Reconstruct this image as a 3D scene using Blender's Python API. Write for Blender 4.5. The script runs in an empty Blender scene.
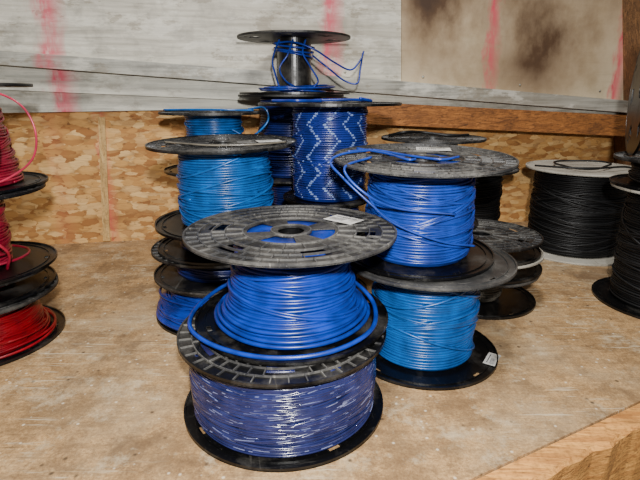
import bpy, bmesh, math, random
import numpy as np
from mathutils import Vector, Matrix
random.seed(7); rng=np.random.default_rng(7)
scene=bpy.context.scene
COL=scene.collection

# ------------------------------------------------------------ camera
P=math.radians(17); CH=0.258; F=480.0
cd=bpy.data.cameras.new("camera"); cd.sensor_width=36; cd.lens=27; cd.clip_start=0.01
cam=bpy.data.objects.new("camera",cd); COL.objects.link(cam)
cam.location=(0,0,CH); cam.rotation_euler=(math.radians(90)-P,0,0); scene.camera=cam

# wall plane (turned 10 degrees from the camera's own axis)
TH=math.radians(10); W0=Vector((-.294,.850,0)); WN=Vector((math.sin(TH),-math.cos(TH),0))
def wp(px,py,off=0.0):
    """survey helper: where a sight line meets the back wall plane"""
    a=(px-320)/F; t=(py-240)/F
    d=Vector((a, math.cos(P)-t*math.sin(P), -math.sin(P)-t*math.cos(P)))
    o=Vector((0,0,CH)); s=((W0+WN*off-o).dot(WN))/d.dot(WN)
    return o+d*s

# ------------------------------------------------------------ material helpers
def s2l(c):
    return tuple(((v/255)/12.92 if v/255<=.04045 else ((v/255+.055)/1.055)**2.4) for v in c)+(1,)
class NT:
    def __init__(s,name):
        m=bpy.data.materials.new(name); m.use_nodes=True; s.m=m; s.t=m.node_tree; s.n=s.t.nodes; s.l=s.t.links
        s.b=s.n["Principled BSDF"]
    def new(s,ty,**kw):
        n=s.n.new(ty)
        for k,v in kw.items(): setattr(n,k,v)
        return n
    def link(s,a,b): s.l.new(a,b)
    def coord(s,scale=(1,1,1),rot=(0,0,0),loc=(0,0,0)):
        tc=s.new("ShaderNodeTexCoord"); mp=s.new("ShaderNodeMapping")
        mp.inputs["Scale"].default_value=scale; mp.inputs["Rotation"].default_value=rot; mp.inputs["Location"].default_value=loc
        s.link(tc.outputs["Object"],mp.inputs["Vector"]); return mp.outputs[0]
    def noise(s,vec,scale,detail=4,rough=.55,dist=0):
        n=s.new("ShaderNodeTexNoise"); n.inputs["Scale"].default_value=scale; n.inputs["Detail"].default_value=detail
        n.inputs["Roughness"].default_value=rough; n.inputs["Distortion"].default_value=dist
        s.link(vec,n.inputs["Vector"]); return n.outputs["Fac"]
    def ramp(s,fac,stops,interp='LINEAR'):
        r=s.new("ShaderNodeValToRGB"); r.color_ramp.interpolation=interp; e=r.color_ramp.elements
        while len(e)<len(stops): e.new(.5)
        for el,(p,c) in zip(e,stops):
            el.position=p; el.color=c if len(c)==4 else s2l(c)
        s.link(fac,r.inputs[0]); return r.outputs[0]
    def mask(s,fac,a,b):
        r=s.new("ShaderNodeMapRange"); r.inputs[1].default_value=a; r.inputs[2].default_value=b
        s.link(fac,r.inputs[0]); return r.outputs[0]
    def mix(s,fac,a,b,mode='MIX'):
        m=s.new("ShaderNodeMix",data_type='RGBA',blend_type=mode)
        for i,v in ((0,fac),(6,a),(7,b)):
            if isinstance(v,(int,float)): m.inputs[i].default_value=v
            elif isinstance(v,tuple): m.inputs[i].default_value=v if len(v)==4 else s2l(v)
            else: s.link(v,m.inputs[i])
        return m.outputs[2]
    def math(s,op,a,b=None,clamp=False):
        m=s.new("ShaderNodeMath",operation=op); m.use_clamp=clamp
        for i,v in ((0,a),(1,b)):
            if v is None: continue
            if isinstance(v,(int,float)): m.inputs[i].default_value=v
            else: s.link(v,m.inputs[i])
        return m.outputs[0]
    def bump(s,h,strength=.3,dist=.001):
        b=s.new("ShaderNodeBump"); b.inputs["Strength"].default_value=strength; b.inputs["Distance"].default_value=dist
        s.link(h,b.inputs["Height"]); s.link(b.outputs[0],s.b.inputs["Normal"])
    def col(s,c,rough=.6,metal=0,spec=.5):
        if isinstance(c,tuple): s.b.inputs["Base Color"].default_value=c if len(c)==4 else s2l(c)
        else: s.link(c,s.b.inputs["Base Color"])
        s.b.inputs["Roughness"].default_value=rough; s.b.inputs["Metallic"].default_value=metal
        s.b.inputs["Specular IOR Level"].default_value=spec

def wire_mat(name,c,c2=None,rough=.32,spec=.5):
    t=NT(name); v=t.coord()
    n=t.noise(v,60,2); c2=c2 or tuple(int(x*.72) for x in c)
    t.col(t.mix(t.mask(n,.35,.7),c,c2),rough,spec=spec)
    return t.m
def plastic(name,base,dust,amount=.5,rough=.45):
    t=NT(name); oi=t.new("ShaderNodeObjectInfo"); tc=t.new("ShaderNodeTexCoord")
    vm=t.new("ShaderNodeVectorMath",operation='ADD'); t.link(tc.outputs["Object"],vm.inputs[0])
    ml=t.math('MULTIPLY',oi.outputs["Random"],7.0); t.link(ml,vm.inputs[1]); v=vm.outputs[0]
    def mp(scale,rot):
        m=t.new("ShaderNodeMapping"); m.inputs["Scale"].default_value=scale; m.inputs["Rotation"].default_value=rot; t.link(v,m.inputs["Vector"]); return m.outputs[0]
    n=t.noise(v,20,6,.64); n2=t.noise(v,330,3,.75)
    m=t.math('MULTIPLY',t.mask(n,.60-amount*.24,.78),t.mask(n2,.1,.7),True)
    sc=t.noise(mp((300,25,60),(0,0,.6)),1.0,3,.6); sc2=t.noise(mp((25,340,60),(0,0,.2)),1.0,3,.6)
    m2=t.math('MULTIPLY',t.mask(t.math('MAXIMUM',sc,sc2),.65,.73),amount*.65)
    sk=t.noise(v,520,2,.8); m4=t.math('MULTIPLY',t.mask(sk,.66,.72),amount*.9)
    m3=t.math('ADD',t.math('ADD',m,m2,True),m4,True)
    t.col(t.mix(m3,base,dust),rough)
    r=t.math('MULTIPLY_ADD',m3,.4); t.link(r,t.b.inputs["Roughness"]); r.node.inputs[2].default_value=rough
    t.bump(n2,.12,.0004); return t.m

def osb(name):
    t=NT(name)
    cols=[(0,(158,104,52)),(.25,(194,142,78)),(.5,(210,160,92)),(.75,(234,194,130)),(1,(168,114,58))]
    outs=[]
    for i,(rot,sc) in enumerate((((0,.5,0),(42,20,110)),((0,-.8,0),(46,20,115)),((0,1.45,0),(40,20,95)),((0,-.1,0),(44,20,105)))):
        c=t.coord(sc,rot,(i*3.1,0,i*1.7)); w=t.new("ShaderNodeTexVoronoi"); w.inputs["Scale"].default_value=1; w.inputs["Randomness"].default_value=1
        nz=t.new("ShaderNodeTexNoise"); nz.inputs["Scale"].default_value=3.5; nz.inputs["Detail"].default_value=2; t.link(c,nz.inputs["Vector"])
        ns=t.new("ShaderNodeVectorMath",operation='SCALE'); ns.inputs["Scale"].default_value=.35; t.link(nz.outputs["Color"],ns.inputs[0])
        ad=t.new("ShaderNodeVectorMath",operation='ADD'); t.link(c,ad.inputs[0]); t.link(ns.outputs[0],ad.inputs[1])
        t.link(ad.outputs[0],w.inputs["Vector"])
        sp=t.new("ShaderNodeSeparateColor"); t.link(w.outputs["Color"],sp.inputs[0])
        oc=t.ramp(sp.outputs[0],cols); oc=t.mix(t.math('MULTIPLY',t.mask(w.outputs["Distance"],.5,.85),.5),oc,(108,66,32))
        gg=t.noise(t.coord(tuple(v*(1 if k!=2 else 4.5) for k,v in enumerate(sc)),rot),1.5,4); oc=t.mix(t.math('MULTIPLY',t.mask(gg,.4,.7),.3),oc,(138,90,46))
        outs.append((oc,sp.outputs[1]))
    b=outs[0][0]
    for k in(1,2,3): b=t.mix(t.mask(outs[k][1],.60,.61),b,outs[k][0])
    dk=t.noise(t.coord((80,40,150),(0,-.5,0)),1,3); b=t.mix(t.math('MULTIPLY',t.mask(dk,.64,.70),.6),b,(82,50,24))
    big=t.noise(t.coord(),8,4); b=t.mix(t.math('MULTIPLY',t.mask(big,.48,.72),.4),b,(138,98,56))
    return t,b
def pinkmask(t,xs,zlo=None,zhi=None):
    """faded vertical paint streaks; xs=[(x,width,strength)]"""
    tc=t.new("ShaderNodeTexCoord"); sp=t.new("ShaderNodeSeparateXYZ"); t.link(tc.outputs["Object"],sp.inputs[0])
    n=t.noise(t.coord((1,1,.35)),45,4,.65); tot=None
    nn=t.math('MULTIPLY',t.math('SUBTRACT',n,.5),.05)
    for x,w,st in xs:
        d=t.math('ABSOLUTE',t.math('SUBTRACT',t.math('ADD',sp.outputs[0],nn),x))
        m=t.math('MULTIPLY',t.mask(d,w,w*.15),st)
        m=t.math('MULTIPLY',m,t.mask(n,.25,.6))
        tot=m if tot is None else t.math('MAXIMUM',tot,m)
    return tot
PINK=(206,44,80)
# materials ---------------------------------------------------
t,b=osb("oriented_strand_board")
pm=pinkmask(t,[(wp(107,180).x,.012,.6),(wp(60,180).x,.02,.15)])
b=t.mix(pm,b,(200,70,75)); t.col(b,.75); t.bump(t.noise(t.coord(),140,3),.3,.001); M_OSB=t.m

def painted(name,base,grime,xs,soot=None,streak=(3,3,60),peel=0,scratch=.25,wear=.5):
    t=NT(name); n=t.noise(t.coord(streak),3,5,.6); n2=t.noise(t.coord(),18,6,.65); n3=t.noise(t.coord(),4,4)
    c=t.mix(t.mask(n,.4,.75),base,grime); c=t.mix(t.math('MULTIPLY',t.mask(n2,.5,.72),wear),c,tuple(int(v*.66) for v in grime))
    c=t.mix(t.math('MULTIPLY',t.mask(n3,.45,.7),wear),c,(128,112,90))
    scr=t.noise(t.coord((14,14,240),(0,.06,0)),1,4,.65); c=t.mix(t.math('MULTIPLY',t.mask(scr,.56,.68),scratch),c,tuple(int(v*.5) for v in grime))
    if peel:
        pl=t.noise(t.coord((12,12,26),(0,.05,0),(3,0,1)),1,8,.72); c=t.mix(t.math('MULTIPLY',t.mask(pl,.56,.59),peel),c,(124,112,92))
        pl2=t.noise(t.coord((14,14,40),(0,.05,0),(8,0,4)),1,7,.7); c=t.mix(t.math('MULTIPLY',t.mask(pl2,.52,.6),peel),c,(228,224,210))
    if soot:
        tc=t.new("ShaderNodeTexCoord"); tot=None
        dn=t.noise(t.coord((1,1,.7)),9,8,.62)
        for (p,rx,rz,st) in soot:
            vs=t.new("ShaderNodeVectorMath",operation='SUBTRACT'); t.link(tc.outputs["Object"],vs.inputs[0]); vs.inputs[1].default_value=p
            sc=t.new("ShaderNodeVectorMath",operation='MULTIPLY'); t.link(vs.outputs[0],sc.inputs[0]); sc.inputs[1].default_value=(1/rx,0,1/rz)
            ln=t.new("ShaderNodeVectorMath",operation='LENGTH'); t.link(sc.outputs[0],ln.inputs[0])
            d=t.math('ADD',ln.outputs["Value"],t.math('MULTIPLY',t.math('SUBTRACT',dn,.5),1.2))
            m=t.math('MULTIPLY',t.mask(d,1.3,-.5),st)
            tot=m if tot is None else t.math('ADD',tot,m,True)
        brown=t.mix(t.mask(tot,.3,.9),(140,104,68),(66,47,33))
        c=t.mix(t.mask(tot,.04,.8),c,brown)
    if xs: c=t.mix(pinkmask(t,xs),c,PINK)
    t.col(c,.55); t.bump(n2,.2,.0008); return t.m
M_WHITE=painted("dirty_whitewash",(206,201,186),(162,156,142),[(wp(58,40).x,.026,.95),(wp(332,30).x,.024,.8)],peel=.5,wear=.6)
M_METAL=painted("weathered_white_metal",(204,202,188),(148,146,136),[(wp(68,90).x,.026,.9),(wp(332,80).x,.02,.6)],peel=.35)
M_LIP=painted("grey_metal_lip",(178,176,165),(114,112,103),[(wp(62,60).x,.02,.6)],peel=.45)
sp=lambda x,y:tuple(wp(x,y,.03))
M_SOOT=painted("scorched_beige_board",(212,196,166),(192,174,140),[(wp(487,50).x,.016,.8),(wp(612,60).x,.018,.85)],
   soot=[(sp(528,62),.16,.09,.72),(sp(545,36),.26,.17,.40),(sp(425,-8),.09,.16,.8),(sp(530,-14),.34,.085,.7)],streak=(6,6,6),scratch=.1,wear=.3)
def wood(name,c1,c2,scale=(6,60,60)):
    t=NT(name); n=t.noise(t.coord(scale),3,5,.6,1.2); n2=t.noise(t.coord(),300,2)
    c=t.mix(t.mask(n,.35,.7),c1,c2); c=t.mix(t.math('MULTIPLY',t.mask(n2,.5,.7),.35),c,tuple(int(v*.5) for v in c2))
    sc=t.noise(t.coord(tuple(v*2.2 for v in scale)),3,4,.7); c=t.mix(t.math('MULTIPLY',t.mask(sc,.56,.64),.65),c,tuple(int(v*.55) for v in c2))
    bl=t.noise(t.coord(),16,5,.7); c=t.mix(t.math('MULTIPLY',t.mask(bl,.5,.7),.5),c,tuple(int(v*.6) for v in c2))
    t.col(c,.75); t.bump(n,.6,.003); return t.m
M_BEAM=wood("aged_orange_brown_beam",(174,110,52),(112,66,30))
M_PALE=wood("pale_batten",(220,184,124),(186,144,84),(60,60,6))
M_POST=wood("weathered_brown_post",(140,100,62),(84,58,36),(60,60,6))
M_EDGE=wood("rough_golden_front_board",(224,162,84),(170,110,50),(5,60,90))
# shelf top: dusty particle board
t=NT("dusty_particle_board"); v=t.coord()
fine=t.noise(v,420,4,.8); mid=t.noise(v,60,8,.8); big=t.noise(v,7,6,.65)
c=t.mix(t.mask(fine,.32,.68),(134,100,62),(204,166,114))
c=t.mix(t.math('MULTIPLY',t.mask(mid,.42,.60),.6),c,(108,80,50))
c=t.mix(t.math('MULTIPLY',t.mask(big,.46,.66),.5),c,(160,144,118))
big2=t.noise(t.coord(loc=(5,1,0)),11,9,.75); c=t.mix(t.math('MULTIPLY',t.mask(big2,.49,.58),.5),c,(96,72,46))
gr=t.noise(t.coord((18,170,1),(0,0,.47)),1,6,.75); c=t.mix(t.math('MULTIPLY',t.mask(gr,.48,.62),.35),c,(108,80,50))
st=t.noise(t.coord((8,6,1),(0,0,-.35),(2,7,0)),1,9,.78); c=t.mix(t.math('MULTIPLY',t.mask(st,.52,.58),.45),c,(84,62,42))
dz=t.noise(t.coord(loc=(9,4,0)),20,9,.8); c=t.mix(t.math('MULTIPLY',t.mask(dz,.53,.64),.5),c,(204,188,156))
vo=t.new("ShaderNodeTexVoronoi"); vo.inputs["Scale"].default_value=75; t.link(v,vo.inputs["Vector"])
c=t.mix(t.math('MULTIPLY',t.mask(vo.outputs["Distance"],.12,.05),.6),c,(226,214,190))
vo2=t.new("ShaderNodeTexVoronoi"); vo2.inputs["Scale"].default_value=50; t.link(t.coord(loc=(3,2,0)),vo2.inputs["Vector"])
c=t.mix(t.math('MULTIPLY',t.mask(vo2.outputs["Distance"],.12,.05),.85),c,(58,44,30))
pat=t.noise(t.coord(loc=(1,9,0)),8,3)
for rz,o in((.5,0),(-.9,3),(1.7,6)):
    scr=t.noise(t.coord((14,260,1),(0,0,rz),(o,o,0)),1,3,.6); c=t.mix(t.math('MULTIPLY',t.math('MULTIPLY',t.mask(scr,.62,.66),.45),t.mask(pat,.48,.56)),c,(212,200,172) if o!=3 else (70,54,38))
t.col(c,.75); t.bump(mid,.45,.0014); M_SHELF=t.m

M_BLK=plastic("black_plastic_dusty",(12,12,13),(102,99,93),.55)
M_BLK2=plastic("black_plastic_scuffed",(8,8,9),(84,81,76),.38,.3)
M_GREY=plastic("dust_coated_black_plastic",(17,17,18),(100,97,92),.68,.42)
M_RIB=plastic("scuffed_rib_plastic",(46,46,47),(130,127,120),.78,.4)
M_RIBD=plastic("dark_rib_plastic",(30,30,31),(104,101,96),.6,.38)
M_GSM=plastic("smooth_grey_plastic",(50,50,50),(124,121,114),.78,.42)
M_WHT=plastic("dirty_white_plastic",(182,178,166),(100,90,76),.85,.5)
M_ROYAL=wire_mat("royal_blue_wire",(18,52,152)); M_AZURE=wire_mat("azure_blue_wire",(10,86,162)); M_AZ2=wire_mat("light_azure_wire",(14,90,164))
M_BLUE4=wire_mat("bright_blue_wire",(30,64,160)); M_NAVY=wire_mat("navy_wire",(26,38,100)); M_NAV19=wire_mat("deep_blue_wire",(26,46,128))
M_INDIGO=wire_mat("indigo_wire",(24,30,70),(40,46,94),.2,.6); M_PALEW=wire_mat("milky_violet_wire_glint",(118,124,158),(78,84,126),.2,.6)  # M_PALEW: milky wire tone, with highlight streaks painted in as pale dashes
M_STRIPE=wire_mat("pale_stripe_wire",(128,152,200),(100,124,184)); M_RED=wire_mat("red_wire",(140,6,24)); M_PINKW=wire_mat("crimson_wire",(126,8,34),(156,30,58))
M_KW=wire_mat("black_wire",(16,16,17),None,.5,.35); M_BEIGE=wire_mat("grey_beige_wire",(110,104,92)); M_PINKL=wire_mat("pink_loose_wire",(186,44,76))
t=NT("white_paper_label"); t.col(t.mix(t.mask(t.noise(t.coord(),90,4),.45,.7),(204,202,196),(140,136,128)),.6); M_LAB=t.m
t=NT("faded_label_print"); t.col(t.mix(t.noise(t.coord(),90,4),(90,90,92),(50,50,54)),.6); M_INK=t.m

# ------------------------------------------------------------ mesh helpers
def finish(name,verts,faces,mats,mi=None,smooth=True,parent=None,loc=None):
    me=bpy.data.meshes.new(name); me.from_pydata([tuple(v) for v in verts],[],faces)
    for m in mats: me.materials.append(m)
    if mi is not None: me.polygons.foreach_set("material_index",mi)
    me.polygons.foreach_set("use_smooth",[smooth]*len(me.polygons)); me.update()
    o=bpy.data.objects.new(name,me); COL.objects.link(o)
    if parent: o.parent=parent
    if loc: o.location=loc
    return o
def tube(pts,r,sides=6,closed=False):
    pts=np.asarray(pts,float); n=len(pts)
    tg=np.gradient(pts,axis=0); tg/= (np.linalg.norm(tg,axis=1)[:,None]+1e-12)
    N=np.zeros_like(pts); a=np.array([0,0,1.0]); 
    if abs(tg[0]@a)>.9: a=np.array([1.0,0,0])
    cur=a-tg[0]*(a@tg[0]); cur/=np.linalg.norm(cur)
    for i in range(n):
        cur=cur-tg[i]*(cur@tg[i]); cur/=np.linalg.norm(cur); N[i]=cur
    B=np.cross(tg,N); ang=np.arange(sides)/sides*2*np.pi
    V=(pts[:,None,:]+r*(np.cos(ang)[None,:,None]*N[:,None,:]+np.sin(ang)[None,:,None]*B[:,None,:])).reshape(-1,3)
    Fc=[]
    for i in range(n-1):
        a0=i*sides; b0=a0+sides
        for k in range(sides):
            k2=(k+1)%sides; Fc.append((a0+k,a0+k2,b0+k2,b0+k))
    Fc.append(tuple(range(sides))[::-1]); Fc.append(tuple(range((n-1)*sides,n*sides)))
    return V,Fc
def smooth_path(cp,per=14):
    cp=[np.array(c,float) for c in cp]; cp=[2*cp[0]-cp[1]]+cp+[2*cp[-1]-cp[-2]]; out=[]
    for i in range(1,len(cp)-2):
        p0,p1,p2,p3=cp[i-1:i+3]
        for k in range(per):
            t=k/per; out.append(.5*((2*p1)+(-p0+p2)*t+(2*p0-5*p1+4*p2-p3)*t*t+(-p0+3*p1-3*p2+p3)*t**3))
    out.append(cp[-2]); return np.array(out)
def revolve(prof,seg=64):
    V=[];Fc=[];n=len(prof)
    for j in range(seg):
        a=2*math.pi*j/seg
        for r,z in prof: V.append((r*math.cos(a),r*math.sin(a),z))
    for j in range(seg):
        j2=(j+1)%seg
        for i in range(n):
            i2=(i+1)%n; Fc.append((j*n+i,j2*n+i,j2*n+i2,j*n+i2))
    return V,Fc

_fl={}
def flange_mesh(R,style,mats,th=.0022):
    key=(round(R,4),style,mats[0].name,mats[1].name)
    if key in _fl: return _fl[key]
    seg=96; rh=.011
    rad=[rh,.17*R,.2*R,.32*R,.42*R,.47*R,.62*R,.80*R,.85*R,.90*R,.955*R,R]
    bm=bmesh.new(); g=[[bm.verts.new((r*math.cos(2*math.pi*j/seg),r*math.sin(2*math.pi*j/seg),0)) for j in range(seg)] for r in rad]
    fs=[]
    for i in range(len(rad)-1):
        for j in range(seg):
            hole=False
            if style=='window' and 2<=i<=3 and 5<=j%24<=18: hole=True
            if style in('window','ribbed') and i==6 and j%16 in(3,4,5,6,7): hole=True
            if style in('smooth','ribbed') and i==8 and j%24 in(5,6): hole=True
            if style=='smooth' and i==2 and j%32 in(10,11,12): hole=True
            if hole: continue
            fs.append(bm.faces.new((g[i][j],g[i][(j+1)%seg],g[i+1][(j+1)%seg],g[i+1][j])))
    for v in [v for v in bm.verts if not v.link_faces]: bm.verts.remove(v)
    bm.normal_update()
    bmesh.ops.solidify(bm,geom=fs,thickness=-th*.4 )
    zs=[v.co.z for v in bm.verts]; z0=min(zs)
    for v in bm.verts: v.co.z-=z0
    top=th*.4
    def ring(r0,r1,z0,z1,mi):
        V,Fc=revolve([(r0,z0),(r1,z0),(r1,z1*1.0),(r0,z1)],seg); vs=[bm.verts.new(v) for v in V]
        for f in Fc: ff=bm.faces.new([vs[k] for k in f]); ff.material_index=mi
    def box(a,w,r0,r1,z0,z1,mi):
        ca,sa=math.cos(a),math.sin(a); vs=[]
        for z in(z0,z1):
            for r,s in((r0,-1),(r1,-1),(r1,1),(r0,1)):
                x=r;y=s*w/2; vs.append(bm.verts.new((x*ca-y*sa,x*sa+y*ca,z)))
        for f in((0,3,2,1),(4,5,6,7),(0,1,5,4),(1,2,6,5),(2,3,7,6),(3,0,4,7)):
            ff=bm.faces.new([vs[k] for k in f]); ff.material_index=mi
    ring(R*.982,R*1.0,-.0002,th+.0006,1 if style in('white','window') else 0)
    if style in('window','ribbed'):
        for rr in(.19,.455,.625,.745,.865): ring((rr-.0055)*R,(rr+.0055)*R,top*.5,th,1)
        N=40
        for k in range(N):
            a=2*math.pi*(k+.5)/N; s=math.pi/N
            in_hole = abs(((a/(2*math.pi)*96)%16)-5.5)<2.6
            if k%2==0: box(a,.0009,.46*R,.625*R,top*.5,th,1)
            if not in_hole: box(a,.0009,.625*R,.745*R,top*.5,th,1); box(a+s,.0009,.745*R,.865*R,top*.5,th,1)
            box(a,.0009,.865*R,.98*R,top*.5,th,1)
        if style=='ribbed':
            for k in range(12): box(2*math.pi*k/12,.001,.19*R,.45*R,top*.5,th,1)
    elif style=='smooth':
        ring(.24*R,.26*R,top*.5,th,0); ring(.9*R,.91*R,top*.5,th*.9,0)
    bmesh.ops.recalc_face_normals(bm,faces=bm.faces)
    me=bpy.data.meshes.new("flange"); bm.to_mesh(me); bm.free()
    for m in mats: me.materials.append(m)
    _fl[key]=me; return me

def winding(prof,z0,z1,wr,mats,dash=None,messy=4,jit=.25,seg=56,core_r=.02,parent=None,seed=1,sides_on=None):
    rg=np.random.default_rng(seed)
    if dash: seg=150
    S=8 if (dash and len(dash)==3) else 6
    pf=np.array(prof); R=lambda f: np.interp(f,pf[:,0],pf[:,1])
    turns=max(2,int((z1-z0-2*wr)/(wr*2.02))); n=turns*seg
    th=np.arange(n+1)/seg*2*np.pi; f=np.arange(n+1)/n
    z=z0+wr+f*(z1-z0-2*wr)
    kj=rg.normal(0,1,turns+2); ti=np.arange(n+1)/seg; base=np.interp(ti,np.arange(turns+2),kj)
    rr=R(f)-wr+base*jit*wr*1.4 + wr*.25*np.sin(th*.37+1)+wr*.2*np.sin(th*1.13)
    zz=z+wr*.6*np.sin(th*1.07+rg.random()*6)*np.sin(th*.11)
    zz=np.clip(zz,z0+wr,z1-wr)
    pts=np.stack([rr*np.cos(th),rr*np.sin(th),zz],1)
    V,Fc=tube(pts,wr,S); V=list(V); 
    mi=[0]*len(Fc)
    def dashes(mi,start,nseg,arclen):
        per,on=dash[:2]; jj=dash[2]
        i=int(rg.integers(0,5))
        while i<nseg:
            L=max(1,int((on*(1+jj*rg.normal()))/arclen+.5)); G=max(1,int((per-on)*(1+jj*rg.normal())/arclen+rg.random()*.99))
            k=int(rg.integers(0,S))
            for q in range(i,min(i+L,nseg)): mi[start+q*S+k]=1
            i+=L+G
    def dashes_regular(mi,start,nseg,arclen):
        cnt,on=dash[:2]                       # dashes per turn, duty
        sh=0; shifts=[]; d=1
        for k in range(nseg//seg+2):
            if k%7==6: d=-d
            sh+=d*.105+rg.normal()*.012; shifts.append(sh)
        for i in range(nseg):
            tn=i/seg; kt=int(tn)
            ph=(tn%1.0)*cnt+shifts[kt]
            if ph%1.0<on:
                for k in range(S): mi[start+i*S+k]=1
    al=2*math.pi*float(R(.5))/seg
    def dd(mi,s,nn,al):
        if not dash: return
        (dashes_regular if len(dash)==2 else dashes)(mi,s,nn,al)
    dd(mi,0,n,al)
    for m in range(messy):
        zc=z0+(z1-z0)*(.15+.7*rg.random()); A=(z1-z0)*(.06+.16*rg.random()); ph=rg.random()*6.28
        k=int(seg*(.5+1.3*rg.random())); a=np.arange(k+1)/seg*2*np.pi+rg.random()*6.28
        zq=np.clip(zc+A*np.sin(a*1.0+ph)+wr*1.5*a/6.28,z0+wr,z1-wr); fq=(zq-z0)/(z1-z0)
        e=np.sin(np.linspace(0,np.pi,k+1))**.3
        rq=R(fq)-wr*1.3+e*wr*1.9
        V2,F2=tube(np.stack([rq*np.cos(a),rq*np.sin(a),zq],1),wr,S); o=len(V); V+=list(V2); s0=len(Fc)
        Fc+= [tuple(x+o for x in q) for q in F2]; mi+=[0]*len(F2); dd(mi,s0,k,al)
    pr=[(core_r,z0),(float(R(0))-wr*1.7,z0)]+[(float(R(q))-wr*1.7,z0+(z1-z0)*q) for q in np.linspace(.08,.92,8)]+[(float(R(1))-wr*1.7,z1),(core_r,z1)]
    V3,F3=revolve(pr,48); o=len(V); V+=V3; Fc+=[tuple(x+o for x in q) for q in F3]; mi+=[0]*len(F3)
    return finish("wire_winding",V,Fc,mats,mi,True,parent)

def spool(loc,R,H,wind,wr,wm,label,low='smooth',up='ribbed',fm=(None,None),lm=None,dash=None,messy=4,tilt=(0,0),rot=0,Rl=None,jit=.25,core=.2,cat="wire spool",sides_on=None,urot=0):
    e=bpy.data.objects.new("wire_spool",None); e.empty_display_size=.02; COL.objects.link(e)
    e.location=loc; e.rotation_euler=(math.radians(tilt[0]),math.radians(tilt[1]),rot)
    e["label"]=label; e["category"]=cat; e["group"]="wire spools stacked on the shelf"
    fm=(fm[0] or M_BLK, fm[1] or M_RIBD); lm=lm or (M_BLK2,M_BLK2); Rl=Rl or R
    a=bpy.data.objects.new("flange",flange_mesh(Rl,low,lm)); COL.objects.link(a); a.parent=e; a.location=(0,0,.0003)
    b=bpy.data.objects.new("flange",flange_mesh(R,up,fm)); COL.objects.link(b); b.parent=e; b.location=(0,0,H-.0029); b.rotation_euler=(0,0,urot)
    cr=core*R
    V,Fc=revolve([(cr-.002,.001),(cr,.001),(cr,H-.0022),(cr-.002,H-.0022)],48); finish("core",V,Fc,[lm[0]],None,False,e)
    if wind:
        if isinstance(wind,(int,float)): wind=[(0,wind*1.0),(.5,wind*1.02),(1,wind*.99)]
        wms=wm if isinstance(wm,(list,tuple)) else [wm]
        winding(wind,.0028,H-.0036,wr,wms,dash,messy,jit,parent=e,core_r=cr-.001,seed=int(abs(loc[0]*7919+loc[1]*104729+loc[2]*1299))+3,sides_on=sides_on)
    return e
def loose(parent,cps,r,mat,name="loose_wire",label=None,per=14):
    Vs=[];Fs=[]
    for cp in cps:
        V,Fc=tube(smooth_path(cp,per),r,8); o=len(Vs); Vs+=list(V); Fs+=[tuple(x+o for x in q) for q in Fc]
    o=finish(name,Vs,Fs,[mat],None,True,parent)
    if label: o["label"]=label
    return o
def ring_path(r,z,a0,a1,n=24,wob=.0,ph=0,zr=0,cx=0,cy=0):
    out=[]
    for i in range(n+1):
        a=math.radians(a0+(a1-a0)*i/n); rr=r+wob*math.sin(3*a+ph); out.append((cx+rr*math.cos(a),cy+rr*math.sin(a),z+zr*math.sin(a+ph)))
    return out
def sticker(parent,x,y,z,w,h,ang):
    m=Matrix.Rotation(math.radians(ang),3,'Z'); V=[];Fc=[];mi=[]
    def quad(x0,y0,x1,y1,z0,z1,k):
        o=len(V)
        for zz in(z0,z1):
            for a,b in((x0,y0),(x1,y0),(x1,y1),(x0,y1)):
                p=m@Vector((a,b,0)); V.append((x+p.x,y+p.y,z+zz))
        for f in((0,3,2,1),(4,5,6,7),(0,1,5,4),(1,2,6,5),(2,3,7,6),(3,0,4,7)): Fc.append(tuple(o+q for q in f)); mi.append(k)
    quad(-w/2,-h/2,w/2,h/2,0,.0003,0)
    for k in range(9): 
        xx=-w*.4+k*w*.055; quad(xx,-h*.3,xx+w*.02,h*.1,.0002,.0004,1)
    quad(-w*.4,h*.22,w*.35,h*.3,.0002,.0004,1)
    finish("sticker",V,Fc,[M_LAB,M_INK],mi,False,parent)

# ------------------------------------------------------------ setting
def slab(name,px,off,thick,mat,extra=None,kind="structure"):
    """flat board on the wall; px corners, front surface 'off' in front of the wall"""
    fr=[wp(x,y,off) for x,y in px]; bk=[p-WN*thick for p in fr]; n=len(px)
    Fc=[tuple(range(n)),tuple(range(2*n-1,n-1,-1))]+[(i,n+i,n+(i+1)%n,(i+1)%n) for i in range(n)]
    o=finish(name,fr+bk,Fc,[mat],None,False)
    bm=bmesh.new(); bm.from_mesh(o.data); bmesh.ops.recalc_face_normals(bm,faces=bm.faces); bm.to_mesh(o.data); bm.free()
    if kind: o["kind"]=kind
    return o
# OSB wall
WD=Vector((math.cos(TH),math.sin(TH),0)); A=W0-WD*.7; B=W0+WD*1.35
V=[A,B,B+Vector((0,0,.75)),A+Vector((0,0,.75))]; V=V+[p-WN*.012 for p in V]
w=finish("wall_back",V,[(0,1,2,3),(7,6,5,4),(0,4,5,1),(1,5,6,2),(2,6,7,3),(3,7,4,0)],[M_OSB],None,False); w["kind"]="structure"
w["label"]="tan oriented strand board back wall behind the spools"
slab("trim_1",[(-60,-140),(401,-140),(401,84),(-60,49)],.022,.0215,M_WHITE)
slab("trim_2",[(-60,46),(401,81),(632,101),(632,113),(401,95),(-60,60)],.040,.0395,M_LIP)
slab("trim_3",[(-60,58),(401,93),(632,111),(632,119),(401,106),(-60,114)],.016,.0155,M_METAL)
slab("trim_4",[(-60,73),(240,92),(401,100),(401,104),(240,100),(-60,87)],.026,.010,M_METAL)
slab("trim_5",[(402,-140),(632,-140),(632,106),(402,84)],.027,.0265,M_SOOT)
slab("trim_6",[(366,102),(640,116),(640,137),(366,124)],.060,.0595,M_BEAM)
slab("trim_7",[(98,117),(105,117),(110,241),(103,241)],.003,.0028,M_PALE)
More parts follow.
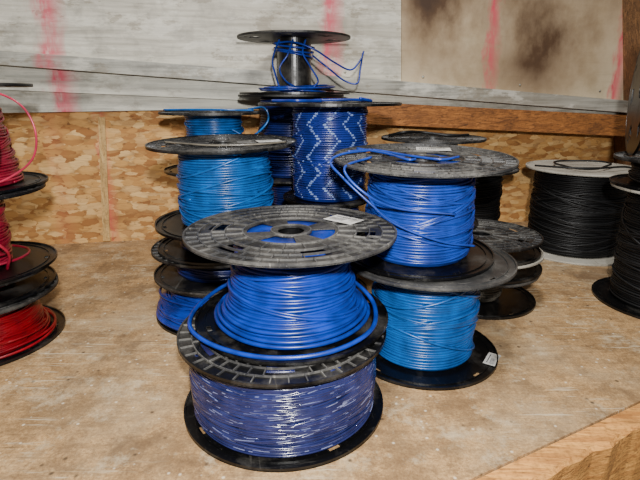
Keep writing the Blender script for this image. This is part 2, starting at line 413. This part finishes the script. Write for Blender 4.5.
slab("trim_8",[(641,-140),(700,-140),(690,220),(641,220)],.070,.0695,M_POST)
for x,y in((345,72),(423,77),(520,85),(600,91)):
    c=wp(x,y,.0225 if x<401 else .0275); Vv=[];n=12
    for k in range(n):
        a=2*math.pi*k/n; Vv.append(c+WD*.0025*math.cos(a)+Vector((0,0,.0025*math.sin(a))))
    Vv.append(c+WN*.0015); o=finish("nail",Vv,[(k,(k+1)%n,n) for k in range(n)]+[tuple(range(n))[::-1]],[M_LIP],None,True)
    o["label"]="grey nail head fixing the wall boards"; o["category"]="nail"; o["group"]="nails in the wall boards"
# shelf (front edge runs diagonally, 27 deg)
E=Vector((.113,.276,0)); ED=Vector((math.cos(math.radians(27)),math.sin(math.radians(27)),0)); EN=Vector((-ED.y,ED.x,0))
f0=E-ED*1.1; f1=E+ED*1.3
g0=W0-WD*.7; g1=W0+WD*1.35
top=[f0,f1,g1,g0]; V=[p+Vector((0,0,0)) for p in top]+[p-Vector((0,0,.02)) for p in top]
sh=finish("shelf_board",V,[(0,1,2,3),(7,6,5,4),(0,4,5,1),(1,5,6,2),(2,6,7,3),(3,7,4,0)],[M_SHELF],None,False)
sh["label"]="dusty tan particle board shelf carrying all the spools"; sh["category"]="shelf"
Z1=-.002; Z0=-.12; N=140; nr=np.random.default_rng(3)
V=[]
for i in range(N+1):
    q=f0+(f1-f0)*(i/N)-EN*.0005; w1=.0185+nr.normal()*.0012; cz=Z1-abs(nr.normal())*.0016
    for p in (q+Vector((0,0,Z0)),q-EN*.0185+Vector((0,0,Z0)),q-EN*w1+Vector((0,0,cz-.003)),q-EN*(w1-.003)+Vector((0,0,cz)),q+Vector((0,0,Z1))): V.append(p)
Fc=[]
for i in range(N):
    for k in range(5):
        k2=(k+1)%5; Fc.append((i*5+k,i*5+k2,(i+1)*5+k2,(i+1)*5+k))
Fc+=[tuple(range(5))[::-1],tuple(range(N*5,N*5+5))]
o=finish("shelf_front_beam",V,Fc,[M_EDGE],None,False)
o["label"]="golden softwood board along the shelf's front edge"; o["category"]="wooden board"

# ------------------------------------------------------------ spools
GR=(M_GREY,M_RIB)
# front stack
s1=spool((-.031,.364,0),.086,.072,.076,.0009,[M_INDIGO,M_PALEW],"black plastic spool of indigo wire carrying another spool",fm=(M_BLK2,M_RIB),dash=(.012,.009,.6),sides_on=[1],messy=60,jit=.9,rot=.2)
s2=spool((-.024,.383,.0722),.087,.079,[(0,.062),(.12,.061),(.25,.055),(.6,.050),(1,.044)],.00145,M_ROYAL,"spool of royal blue wire with dusty grey ribbed flange",up='window',fm=GR,messy=6,jit=.35,Rl=.083,urot=.5)
loose(s2,[ring_path(.0635,.009,150,420,30,.0015),ring_path(.066,.006,170,400,30,.001),ring_path(.0600,.014,190,430,30,.0012,1),
  [(-.045,.048,.02),(-.07,.03,.012),(-.083,-.005,.0085),(-.079,-.038,.0065),(-.052,-.066,.0060),(-.012,-.0815,.0062),(.03,-.077,.0078),(.062,-.053,.012),(.069,-.02,.018),(.058,.01,.024),(.04,.035,.026)],
  ],.0018,M_ROYAL)
sticker(s2,.045,.030,.0785,.030,.020,-40)
# right-centre stack
s3=spool((.107,.453,0),.084,.103,.0515,.0014,M_AZURE,"spool of azure wire under another blue spool",up='smooth',fm=(M_GSM,M_GSM),messy=7,jit=.35,rot=.3,Rl=.077)
sticker(s3,.055,-.045,.0024,.024,.012,40)
s4=spool((.097,.461,.1055),.085,.096,[(0,.051),(.2,.052),(.6,.050),(1,.047)],.0013,M_BLUE4,"spool of bright blue wire with loose ends across its flange",up='window',messy=14,jit=.5,tilt=(2.5,0),fm=(M_BLK,M_RIB),Rl=.075)
sticker(s4,.02,.045,.0955,.035,.018,-10)
loose(s4,[[(-.07,.01,.0985),(-.045,.02,.0985),(-.015,-.01,.0980),(.01,-.03,.0980),(.03,-.015,.0978)],
   [(-.06,.03,.0985),(-.035,.0,.0985),(-.02,-.03,.0980),(-.012,-.028,.0978)],
   [(-.045,.02,.0985),(-.075,.0,.098),(-.0875,-.02,.094),(-.078,-.042,.085),(-.055,-.052,.065),(-.03,-.054,.045),(.01,-.056,.03),(.045,-.04,.02)],
   [(-.05,-.015,.0975),(-.076,-.045,.093),(-.06,-.058,.075),(-.03,-.054,.06),(.02,-.056,.055)]],.0011,M_BLUE4)
# behind right
s5=spool((.209,.590,0),.072,.044,.030,.0016,M_BEIGE,"shallow black spool with grey wire at a stack's base",messy=2,up='smooth',fm=(M_GSM,M_GSM))
s5b=spool((.211,.594,.0442),.074,.022,.034,.0014,M_BEIGE,"flat dusty black spool of grey wire",messy=3,fm=(M_WHT,M_WHT),up='smooth')
s5c=spool((.207,.592,.0664),.073,.021,.036,.0014,M_KW,"flat black spool topping a small stack",messy=3,fm=(M_BLK,M_RIB))
s6=spool((.150,.650,.0876),.068,.115,.034,.0014,M_BEIGE,"spool of grey-beige wire with a dark stray end",messy=3)
loose(s6,[[(-.06,-.01,.118),(-.04,-.02,.123),(-.015,.0,.121),(.02,-.01,.1175),(.05,.01,.117)],[(-.045,.02,.117),(-.02,.03,.119),(.02,.01,.117)]],.0017,M_KW,label="black stray wire end")
# left-centre stack
s15=spool((-.118,.551,0),.074,.050,[(0,.081),(.35,.077),(.6,.066),(1,.055)],.0017,M_ROYAL,"black spool heaped with loose royal blue wire, under others",messy=18,jit=.8,Rl=.083,fm=(M_BLK,M_RIB))
loose(s15,[ring_path(.078,.010,120,520,36,.0025,1,.003),ring_path(.076,.020,60,460,36,.003,2,.005),ring_path(.072,.027,100,500,36,.004,4,.006),ring_path(.080,.007,150,400,36,.0015,3,.001)],.0016,M_ROYAL)
s16=spool((-.121,.553,.0502),.079,.034,.052,.0016,M_NAVY,"shallow black spool of navy wire in a stack's middle",messy=6,fm=(M_BLK,M_RIB),lm=(M_GREY,M_GREY))
s16b=spool((-.116,.549,.0844),.075,.0333,.050,.0016,M_NAVY,"shallow dusty black spool under an azure one",messy=4,fm=(M_BLK,M_RIB),lm=(M_GREY,M_GREY))
s14=spool((-.105,.533,.1179),.0805,.090,[(0,.052),(.5,.0515),(1,.049)],.0013,M_AZ2,"spool of light azure wire with dusty black flanges",messy=8,jit=.45,tilt=(1.2,-.5),up='ribbed',fm=(M_BLK2,M_RIBD))
sticker(s14,.05,.0,.0900,.026,.016,20)
loose(s14,[[(-.06,-.01,.091),(-.03,-.03,.0912),(.0,-.045,.0912),(.04,-.04,.0912),(.07,-.02,.0912)]],.0009,M_BEIGE,label="thin grey strand")
# tall navy/white spool behind the front stack
s20=spool((.01,.618,0),.055,.128,.042,.0018,M_NAVY,"small black spool of navy wire supporting a patterned one",messy=2)
s19=spool((.012,.617,.1282),.088,.119,.0465,.0013,[M_NAV19,M_STRIPE],"tall spool of deep blue wire with pale dashed stripe",dash=(13,.13),messy=3,jit=.25,fm=(M_BLK2,M_RIBD),Rl=.06)
loose(s19,[[(.035,-.03,.124),(.05,-.01,.121),(.03,.02,.122),(-.02,.03,.121)],[(-.07,-.01,.121),(-.04,-.04,.1215),(-.01,-.02,.121)]],.0018,M_ROYAL)
# rear stacks
s18=spool((-.152,.707,0),.066,.075,.045,.0016,M_NAVY,"black spool of navy wire against the back wall",messy=2)
s17b=spool((-.152,.707,.0752),.066,.075,.045,.0016,M_NAVY,"black spool of navy wire in a rear stack",messy=2)
s17=spool((-.152,.707,.1504),.075,.083,.040,.0016,M_AZ2,"spool of light blue wire on a rear stack",messy=3)
loose(s17,[[(.03,-.03,.06),(.055,-.03,.05),(.08,-.03,.07),(.075,-.02,.088),(.05,.0,.086)],[(-.07,0,.085),(-.03,-.02,.086),(.02,-.03,.086),(.06,-.02,.085)]],.0014,M_AZ2)
s23=spool((-.045,.782,0),.048,.130,.035,.0018,M_NAVY,"small black spool of navy wire holding up a stack",messy=2)
s21=spool((-.045,.782,.1302),.082,.126,.050,.0017,M_NAVY,"spool of navy wire beneath an almost empty spool",messy=2)
s22=spool((-.039,.780,.2564),.085,.083,None,.0018,None,"almost empty black spool with tangled blue wire, topmost of its stack",core=.30)
rg=random.Random(5); cps=[]
for k in range(3): cps.append(ring_path(.0285+.001*k,.058+.006*k,rg.random()*360,rg.random()*360+420,26,.001,rg.random()*6,.005))
for k in range(6):
    cps.append(ring_path(.036+.005*k,.006+.0026*(k%3),rg.random()*360,rg.random()*360+420,28,.004,rg.random()*6,.0025))
cps+= [[(-.02,-.0275,.076),(-.026,-.034,.062),(-.03,-.038,.045),(-.026,-.042,.028),(-.02,-.05,.010)],
       [(.0,-.03,.076),(-.008,-.036,.055),(-.020,-.036,.036),(-.01,-.042,.018),(.01,-.05,.008)],
       [(.018,-.027,.076),(.014,-.036,.058),(.024,-.040,.040),(.036,-.044,.020),(.03,-.05,.010)],
       [(-.028,-.02,.072),(.0,-.038,.072),(.03,-.043,.062),(.06,-.03,.045),(.085,-.02,.035),(.10,-.01,.05),(.105,-.005,.062)],
       [(.028,-.02,.055),(.05,-.03,.038),(.075,-.02,.020),(.095,-.02,.016),(.10,-.01,.036),(.104,.0,.060)]]
loose(s22,cps,.0013,M_ROYAL,"tangled_wire")
# red stack on the left
s11=spool((-.374,.476,0),.083,.056,[(0,.068),(.3,.062),(1,.050)],.0014,M_RED,"spool of red wire on the shelf under others",messy=14,jit=.7)
loose(s11,[ring_path(.070,.006,200,620,30,.004,1,.002),ring_path(.066,.011,100,560,30,.005,2,.004),ring_path(.075,.005,250,500,30,.002,3,.001),ring_path(.064,.018,150,500,30,.004,4,.006)],.0014,M_RED)
s11b=spool((-.376,.482,.0562),.080,.024,.040,.0014,M_PINKW,"flat black reel of crimson wire",messy=4,fm=(M_BLK,M_RIB))
s12=spool((-.375,.484,.0804),.083,.084,.040,.0014,M_PINKW,"half-used black spool with crimson wire",messy=5)
s13=spool((-.380,.500,.1646),.083,.103,[(0,.060),(.25,.055),(1,.046)],.0013,M_PINKW,"spool of crimson wire on top of a red stack",messy=12,jit=.6)
loose(s13,[[(.0,-.050,.099),(.045,-.055,.0985),(.085,-.05,.095),(.110,-.05,.083),(.119,-.05,.06),(.112,-.05,.035),(.09,-.055,.018),(.06,-.062,.008),(.03,-.066,.006)],
   [(.03,-.06,.08),(.07,-.055,.07),(.082,-.05,.05),(.072,-.055,.02),(.04,-.064,.008)]],.0010,M_PINKL,label="pink loose wire loop")
loose(s12,[[(.03,-.03,.06),(.05,-.05,.055),(.07,-.04,.03),(.06,-.03,.008)],ring_path(.052,.008,180,520,30,.006,1,.003),ring_path(.045,.016,100,500,30,.006,3,.006)],.0014,M_PINKW)
# black spools on the right
WM=(M_WHT,M_WHT)
s9=spool((.438,.801,0),.088,.141,[(0,.070),(.5,.072),(1,.070)],.0014,M_KW,"spool of black wire with dirty white flanges",low='white',up='white',fm=WM,lm=WM,messy=18,jit=.6,Rl=.098)
loose(s9,[ring_path(.04,.145,0,500,26,.006,1,.002),[(-.08,.0,.143),(-.04,-.04,.145),(.0,-.05,.146),(.05,-.03,.145),(.085,-.01,.138)]],.0016,M_KW)
s9b=spool((.248,.81,0),.082,.140,.058,.0015,M_KW,"black wire spool with black flanges near the wall",messy=4)
s10=spool((.446,.572,0),.083,.150,.062,.0014,M_KW,"tall spool of black wire under a flat reel",up='white',fm=WM,messy=14,jit=.5)
s10b=spool((.444,.574,.1502),.082,.034,.060,.0015,M_KW,"flat reel of black wire on a taller spool",messy=3)
# spool standing on its rims on top of the right-hand stack
s24=spool((.380,.596,.1846+.0785),.078,.075,.045,.0016,M_KW,"black spool standing upright on its rims",messy=3,low='ribbed',lm=(M_BLK2,M_RIBD))
s24.rotation_euler=(0,math.radians(90),math.radians(-24))

# ------------------------------------------------------------ lights
wd=bpy.data.worlds.new("world"); scene.world=wd; wd.use_nodes=True
wd.node_tree.nodes["Background"].inputs[0].default_value=(.86,.88,.92,1); wd.node_tree.nodes["Background"].inputs[1].default_value=.14
def area(name,loc,target,size,power,color=(1,1,1)):
    l=bpy.data.lights.new(name,'AREA'); l.size=size; l.energy=power; l.color=color
    o=bpy.data.objects.new(name,l); COL.objects.link(o); o.location=loc
    o.rotation_euler=(Vector(target)-Vector(loc)).to_track_quat('-Z','Y').to_euler(); return o
area("flash_light",(.02,-.05,.34),(0.02,.6,.12),.02,6.8,(1,.98,.95))
area("overhead_light",(-.05,.2,1.4),(.05,.6,.05),.2,17,(1,.98,.94))
